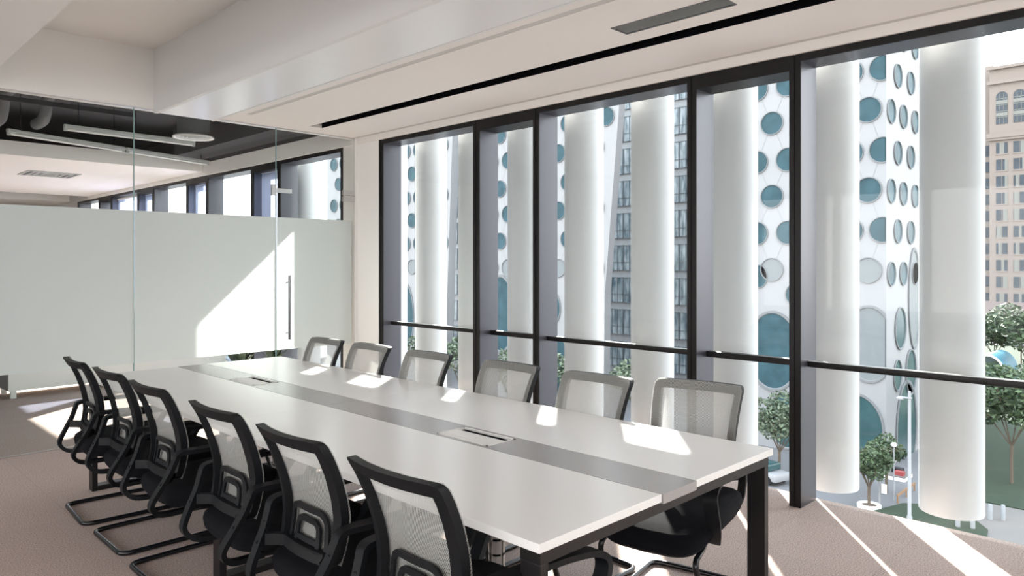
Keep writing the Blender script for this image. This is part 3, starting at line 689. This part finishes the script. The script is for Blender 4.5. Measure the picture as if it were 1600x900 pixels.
def facade(name, poly_yz, depth, lat, rows, big, label, side=False, pale_rows=()):
    par = empty(name, (FB, sum(p[0] for p in poly_yz) / len(poly_yz), GZ)); ox, oy, oz = par.location
    def mk(m, nm, ms, **k): m.v = [(a - ox, b_ - oy, c_ - oz) for a, b_, c_ in m.v]; return m.build(nm, ms, par, **k)
    n = len(poly_yz); m = MB()
    m.add([(FB, y, z) for y, z in poly_yz] + [(FB + depth, y, z) for y, z in poly_yz], [tuple(range(n)), tuple(range(n, 2 * n))[::-1]] + [(i, n + i, n + (i + 1) % n, (i + 1) % n) for i in range(n)])
    mk(m, 'wall', M['fac'])
    def inside(y, z, r):
        c_ = False
        for i in range(n):
            (y1, z1), (y2, z2) = poly_yz[i], poly_yz[(i + 1) % n]
            if (z1 > z) != (z2 > z) and y < (y2 - y1) * (z - z1) / (z2 - z1) + y1: c_ = not c_
        return c_
    cen = []
    for ri, (z, kind) in enumerate(rows):
        for y in lat(ri, z):
            if inside(y, z, 0) and (side or (inside(y - 0.9, z, 0) and inside(y + 0.9, z, 0))): cen.append((y, z, kind))
    for y, z, kind in cen:
        m = MB(); disc(m, y, z, 1.0, yc=18.66 if side else None); mk(m, 'round_window', [M['rpale'] if kind else M['rglass'], M['facline']])
    for y, z, ry, rz, mt in big:
        m = MB(); disc(m, y, z, ry, rz=rz, yc=18.66 if side else None, seg=48); mk(m, 'oval_window', [M[mt], M['facline']])
    m = MB()
    for y, z, k_ in cen:                                       # radiating panel joints
        for (y2, z2, k2) in cen:
            dd = math.dist((y, z), (y2, z2))
            if 0.5 < dd < 3.6 and (z2 < z):
                t = Vector((y2 - y, z2 - z)).normalized(); a = Vector((y, z)) + t * 1.02; b_ = Vector((y2, z2)) - t * 1.02; nn = Vector((-t.y, t.x)) * 0.012
                m.add([(FB - 0.012, *(a + nn)), (FB - 0.012, *(a - nn)), (FB - 0.012, *(b_ - nn)), (FB - 0.012, *(b_ + nn))], [(0, 1, 2, 3)])
    if m.v: mk(m, 'panel_joints', M['facline'])
    if side:
        par['side'] = 1
        return par, mk
    return par, mk
rows = [(19.7, 0), (16.6, 0), (13.5, 0), (10.25, 0), (7.2, 0), (4.05, 0), (0.9, 1)]
def latL(ri, z):
    base = 61.25 if ri % 2 == 1 else 59.94
    return [base + 2.62 * k for k in range(-8, 18)]
def latR(ri, z):
    if ri % 2 == 1: return [18.9, 21.3, 23.85, 26.42, 29.15, 31.8]
    return [19.95, 22.5, 25.15, 27.8, 30.45, 33.1]
pa, mk = facade('dotted_building', [(100, GZ), (71.6, GZ), (71.2, -7.5), (69.83, 20.6), (69.4, 30), (100, 30)], 1.2, latL, rows,
       [(79.8, -5.9, 1.9, 4.6, 'rglass'), (74.5, -3.2, 1.3, 1.6, 'rglass'), (75.5, -9.5, 1.9, 3.0, 'dglass'), (82.5, -11, 1.6, 3.2, 'dglass')],
       'white tower with round windows')
tag(pa, 'distant white building with round windows seen through the farthest window', 'building', 'white buildings with round windows')
pa, mk = facade('dotted_building', [(65.4, GZ), (45.9, GZ), (45.78, -1.8), (43.98, 17.2), (42.8, 30), (65.4, 30)], 1.0, latL, rows,
       [(61.2, -4.6, 2.3, 4.6, 'rglass'), (53.4, -3.5, 1.6, 2.1, 'rglass'), (52.4, -10, 2.2, 3.4, 'rglass'), (56.6, -8, 1.8, 3.2, 'dglass')], 'x')
tag(pa, 'white building with round windows seen through the farther narrow window and beside it', 'building', 'white buildings with round windows')
rp, mk = facade('dotted_building', [(34.5, GZ), (18.65, GZ), (18.65, 34), (34.5, 34)], 30, latR, rows + [(22.8, 0)],
       [(27.7, -6.1, 2.35, 3.4, 'rglass'), (19.9, -4.9, 1.9, 3.0, 'rpale'), (20.9, -11.6, 2.1, 2.7, 'dglass'), (25.6, -1.2, 1.0, 1.0, 'rglass'), (29.0, 0.3, 0.8, 1.0, 'rglass'), (26.5, -11.9, 1.6, 2.4, 'dglass')], 'x', side=True)
tag(rp, 'nearest white building with round windows, its corner showing left of the last column', 'building', 'white buildings with round windows')
for ri, z in enumerate([19.6, 16.4, 13.35, 10.25, 7.1, 4.0, 0.6]):
    for x in ([62.7, 66.0, 69.3] if ri % 2 == 1 else [61.1, 64.1, 67.2, 70.3]):
        m = MB(); disc(m, 0, z, 0.95, x=x, axis='y', yc=18.65); mk(m, 'round_window', [M['rglass'], M['facline']])
for x, z, rx, rz, mt in ((63.3, -3.8, 1.35, 1.7, 'dglass'), (62.6, -7.5, 0.95, 1.25, 'dglass'), (66.0, -7.6, 1.35, 1.9, 'dglass'), (66.9, -1.5, 1.5, 4.2, 'rpale'), (64.9, -12.2, 2.6, 4.0, 'dglass')):
    m = MB(); V = []; disc(m, 0, z, rx, rz=rz, x=x, axis='y', yc=18.65, seg=40); mk(m, 'oval_window', [M[mt], M['facline']])
del rp['side']

# ------------------------------------------------------------------ glass office block behind
gb = empty('glass_building', (85, 75, GZ))
def gmk(m, nm, ms, par=None): m.v = [(a - 85, b_ - 75, c_ - GZ) for a, b_, c_ in m.v]; return m.build(nm, ms, par or gb)
gmk(MB().box(85, 100, 40, 125, GZ, 42), 'wall', M['span'])
for f in range(10):
    z0 = -13.4 + 4.6 * f
    for y0, nn in ((46.2, 7), (91.5, 3)):
        for k in range(nn):
            y = y0 + 3.05 * k
            m = MB(); m.box(84.86, 85.02, y, y + 2.95, z0, z0 + 3.6); w_ = gmk(m, 'window', M['cglass'])
            m2 = MB()
            for q in (0, 1.0, 1.95, 2.9): m2.box(84.78, 84.87, y + q, y + q + 0.06, z0, z0 + 3.6)
            for q in (0, 1.15, 3.54): m2.box(84.78, 84.87, y, y + 2.95, z0 + q, z0 + q + 0.06)
            o = m2; o.v = [(a - 85, b_ - 75, c_ - GZ) for a, b_, c_ in o.v]; o.build('muntins', M['muntin'], w_)
tag(gb, 'blue-grey glass office block behind the white dotted buildings, in the middle window', 'building')

# ------------------------------------------------------------------ beige hotel block on the right
hb = empty('stone_building', (175, 22, GZ))
def hmk(m, nm, ms, par=None, **k): m.v = [(a - 175, b_ - 22, c_ - GZ) for a, b_, c_ in m.v]; return m.build(nm, ms, par or hb, **k)
hmk(MB().box(175, 200, 0, 34.6, -6.5, 41.3).box(178, 202, 34.6, 40, -6.5, 42.7), 'wall', M['beige'])
hmk(MB().box(174.6, 200, 0, 36, GZ, -6.5), 'ground_floors', M['brown'])
hmk(MB().box(174.3, 175, 0, 35, 27.0, 27.9).box(174.5, 175, 0, 35, 26.5, 27.0).box(174.4, 175, 0, 35, 38.0, 38.7).box(174.3, 175, 0, 35, 41.0, 41.6), 'cornice', M['beige'])
ncol = 5
for ci in range(ncol):
    y1 = 33.45 - 2.97 * ci; y0 = y1 - 2.0
    m = MB(); yc_, rr = (y0 + y1) / 2, (y1 - y0) / 2
    pts = [(y0, 29.8), (y1, 29.8)] + [(yc_ + rr * math.cos(a), 35.4 + rr * math.sin(a)) for a in [math.pi * i / 12 for i in range(13)]]
    n = len(pts); m.add([(174.92, a, b_) for a, b_ in pts] + [(175.05, a, b_) for a, b_ in pts], [tuple(range(n))] + [(i, (i + 1) % n, n + (i + 1) % n, n + i) for i in range(n)])
    w_ = hmk(m, 'arched_window', M['bwin'])
    m = MB()
    for q in (0.62, 1.32): m.box(174.85, 174.93, y0 + q, y0 + q + 0.08, 29.8, 36)
    for zz in (31.1, 32.3, 33.6, 34.9): m.box(174.85, 174.93, y0, y1, zz, zz + 0.12)
    for zz in (31.4, 33.9): m.box(174.87, 174.93, y0, y1, zz, zz + 0.7)
    hmk(m, 'muntins', M['curtain'], w_)
    for ri in range(12):
        z1 = 26.0 - 3.42 * ri; zt = z1 - 2.25; rng = random.Random(ci * 31 + ri)
        m = MB(); m.box(174.94, 175.05, y0, y1, zt, z1)
        if ri < 10: m.box(174.90, 175, y0 - 0.1, y1 + 0.1, zt - 0.25, zt, 2)
        a = rng.choice([0.0, 0.3, 0.55]); b_ = rng.choice([0.25, 0.4])
        m.box(174.92, 174.95, y0 + 2 * a, min(y1, y0 + 2 * (a + b_)), zt, z1, 1); m.box(174.9, 174.94, yc_ - 0.05, yc_ + 0.05, zt, z1, 2)
        hmk(m, 'window', [M['bwin'], M['curtain'], M['beige']])
for ri in range(10):
    z1 = 26.0 - 3.42 * ri; hmk(MB().box(177.9, 178.05, 35.2, 36.4, z1 - 2.2, z1), 'window', M['bwin'])
tag(hb, 'beige stone building with arched top windows at the far right', 'building')

# ------------------------------------------------------------------ trees, street things
def tree(x, y, h, cr, label, seed, leafm='leafa', n=1500, size=0.16, group='trees on the plaza', trunk_h=None):
    rng = random.Random(seed); r = empty('tree', (x, y, GZ)); th = trunk_h or h * 0.35; m = MB()
    m.tube([(0, 0, 0), (0.05, 0.03, th * 0.6), (0, 0, th)], 0.10, 8)
    tips = []
    for k in range(6):
        a = k * 1.047 + rng.uniform(-.3, .3); tip = Vector((math.cos(a) * cr * 0.6, math.sin(a) * cr * 0.6, th + (h - th) * rng.uniform(0.45, 0.9)))
        m.tube([(0, 0, th * 0.9), tip * 0.5 + Vector((0, 0, th * 0.45)), tip], 0.045, 6); tips.append(tip)
    m.build('trunk', M['trunk'], r); f = MB(); cz = (h + th) / 2 + 0.1
    for t_ in tips + [Vector((0, 0, cz)), Vector((0, 0, h - cr * 0.4)), Vector((cr * .3, -cr * .3, cz))]:
        rr = cr * rng.uniform(0.42, 0.6); leaves(f, t_, (rr, rr, rr * 0.9), n // 9, size, rng)
    f.build('foliage', M[leafm], r); return tag(r, label, 'tree', group)
tree(49.63, 16.46, 3.9, 1.35, 'small round tree in a white ring planter on the plaza', 1, n=2200, size=0.14)
tree(52.2, 23.6, 5.6, 2.3, 'tree seen above the near table corner, left of the thick mullion', 2, 'leafb', n=3000, size=0.17)
tree(62.0, 10.9, 8.2, 3.3, 'large tree on the lawn at the right edge', 3, n=5000, size=0.2, trunk_h=3.0)
tree(74, 9.0, 8.0, 3.2, 'tree standing further back on the lawn, right edge', 6, n=3000, size=0.24)
tree(120, 23.2, 8.5, 3.6, 'distant tree before the beige building, left of the others', 4, n=2200, size=0.34)
tree(112, 18.0, 9.5, 4.0, 'distant tree before the beige building, right edge', 5, n=2200, size=0.34)
tree(135, 22.5, 7.5, 3.4, 'farthest tree at the foot of the beige building', 8, n=1800, size=0.34)
tree(53.5, 16.6, 4.2, 1.2, 'slim tree beside the last column near the street lamp', 7, n=1200, size=0.14)
k = 0
for x, y, hh, lab in ((54, 37.5, 6.5, 'pale green tree low in the middle window, right part'), (53, 44.3, 7.0, 'pale green tree low in the middle window, left part'), (52, 49, 6.0, 'pale green tree behind the fifth chair back on the window side'),
                      (54, 54, 6.5, 'pale green tree behind the mesh chair before the narrow window'), (53, 60.5, 7.0, 'pale green tree seen low through the farther narrow window'),
                      (55, 69, 6.5, 'pale green tree low at the right of the farthest window'), (54, 77, 6.0, 'pale green tree low at the left of the farthest window')):
    tree(x, y, hh, 2.6, lab, 20 + k, 'leafb', n=1500, size=0.24); k += 1
pl = empty('ring_planter', (49.63, 16.46, GZ)); MB().lathe([(0.72, 0), (0.72, 0.22), (0.6, 0.26), (0.5, 0.22), (0.5, 0.16), (0, 0.16)]).build('ring', M['white'], pl, smooth=True)
MB().lathe([(0.5, 0.15), (0.3, 0.19), (0, 0.2)]).build('soil', M['trunk'], pl)
tag(pl, 'white ring planter at the foot of the small plaza tree', 'planter')
lp = empty('street_lamp', (48.67, 13.80, GZ))
MB().lathe([(0, 0), (0.16, 0), (0.16, 0.3), (0.11, 0.4), (0.085, 8.0), (0, 8.0)], seg=16).build('pole', M['pole'], lp, smooth=True)
MB().box(-0.12, 0.12, -0.12, 0.5, 7.55, 7.62).build('arm', M['pole'], lp)
MB().lathe([(0, 0), (0.22, 0.02), (0.24, 0.1), (0.12, 0.2), (0, 0.22)], (0, 0.52, 7.42), 16).build('lamp_head', M['pole'], lp, smooth=True)
tag(lp, 'tall pale grey street lamp post left of the last column', 'street lamp')
lp = empty('street_lamp', (50.35, 16.05, GZ))
MB().cyl((0, 0, 0), (0, 0, 2.9), 0.06, 12).build('pole', M['pole'], lp, smooth=True)
MB().tube([(0, 0, 2.85), (-0.1, 0.5, 2.45), (-0.1, 0.9, 2.4)], 0.05, 8).build('arm', M['pole'], lp, smooth=True)
MB().box(-0.22, 0.05, 0.7, 1.35, 2.36, 2.52, bev=0.04).build('lamp_head', M['pole'], lp)
MB().box(-0.05, 0.05, -0.42, -0.12, 0.9, 1.5).build('sign_plate', M['white'], lp)
tag(lp, 'short white street lamp with angled arm beside the small plaza tree', 'street lamp')
lp = empty('street_lamp', (52.2, 15.75, GZ))
MB().cyl((0, 0, 0), (0, 0, 3.6), 0.04, 10).build('pole', M['pole'], lp, smooth=True)
MB().lathe([(0, 0), (0.16, 0.05), (0.2, 0.15), (0.1, 0.28), (0, 0.3)], (0, 0, 3.6), 14).build('lamp_head', M['white'], lp, smooth=True)
tag(lp, 'thin lamp post with round white head between the small tree and the tall lamp', 'street lamp')
rl = empty('orange_barrier', (53.6, 15.4, GZ)); MB().box(-1.9, 1.9, -0.04, 0.04, 0.45, 0.6).build('rail', M['orange'], rl)
for q in (-1.8, 0, 1.8): MB().box(q - 0.04, q + 0.04, -0.04, 0.04, 0, 0.45).build('post', M['orange'], rl)
tag(rl, 'low orange barrier rail on the plaza behind the tall lamp', 'barrier')
st = empty('market_stall', (58.0, 17.2, GZ)); MB().box(-0.9, 0.9, -0.7, 0.7, 0.25, 0.32).build('blanket', M['path'], st)
MB().box(-0.9, 0.9, -0.7, 0.7, 0, 0.25).build('base', M['white'], st); MB().box(-0.6, -0.1, -0.5, 0.1, 0.32, 0.6).build('box', M['red'], st); MB().box(0.1, 0.7, -0.2, 0.5, 0.32, 0.62).build('bundle', M['plastic'], st)
tag(st, 'low stall with red and dark goods on the plaza', 'stall')
for i, (x, y) in enumerate(((52.5, 10.35), (52.9, 9.75), (49.5, 11.4), (49.8, 10.7))):
    o = MB().lathe([(0, 0), (0.13, 0), (0.13, 0.85), (0.09, 0.93), (0, 0.95)], seg=14).build('bollard', M['span'], smooth=True); o.location = (x, y, GZ + 0.04)
    tag(o, ['grey bollard on the pale path, left of the pair', 'grey bollard on the pale path, right of the pair', 'short bollard on the grass edge, left one', 'short bollard on the grass edge, right one'][i], 'bollard', 'bollards by the lawn')
# shelter with blue arched roof, far right
sh = empty('subway_shelter', (107, 21.4, GZ))
m = MB(); V = []
for x in (0.0, 8.0):
    for i in range(13): a = math.pi * i / 12; V.append((x, -1.9 * math.cos(a), 1.6 + 2.6 * math.sin(a)))
m.add(V, [(i, i + 1, 14 + i, 13 + i) for i in range(12)]); m.build('arched_roof', M['blue'], sh, smooth=True)
m = MB(); m.tube([(0.0, -1.9 * math.cos(math.pi * i / 12), 1.6 + 2.6 * math.sin(math.pi * i / 12)) for i in range(13)], 0.14, 8); m.box(-0.1, 0.1, -2.0, -1.8, 0, 1.7); m.box(-0.1, 0.1, 1.8, 2.0, 0, 1.7); m.build('arch_frame', M['white'], sh)
m = MB(); m.add([(0.5, -1.9 * math.cos(math.pi * i / 12), 1.6 + 2.6 * math.sin(math.pi * i / 12)) for i in range(13)] + [(0.5, 1.9, 0), (0.5, -1.9, 0)], [tuple(range(15))]); m.build('entrance_glass', M['dglass'], sh)
m = MB(); m.box(0, 8, -1.95, -1.85, 0, 1.6); m.box(0, 8, 1.85, 1.95, 0, 1.6); m.build('side_wall', M['blue'], sh)
tag(sh, 'shelter with a blue arched roof among the trees at the far right', 'shelter')
cr = empty('parked_car', (50.6, 24.2, GZ), R(75))
MB().box(-1.9, 1.9, -0.85, 0.85, 0.3, 0.85, bev=0.12).build('body', M['pole'], cr, smooth=True); MB().box(-1.1, 1.2, -0.75, 0.75, 0.85, 1.4, bev=0.15).build('cabin', M['dglass'], cr, smooth=True)
for a in (-1.2, 1.2):
    for b_ in (-0.86, 0.7): MB().cyl((a, b_, 0.32), (a, b_ + 0.16, 0.32), 0.32, 18).build('wheel', M['plastic'], cr)
tag(cr, 'grey car parked under the tree behind the near table corner', 'car')
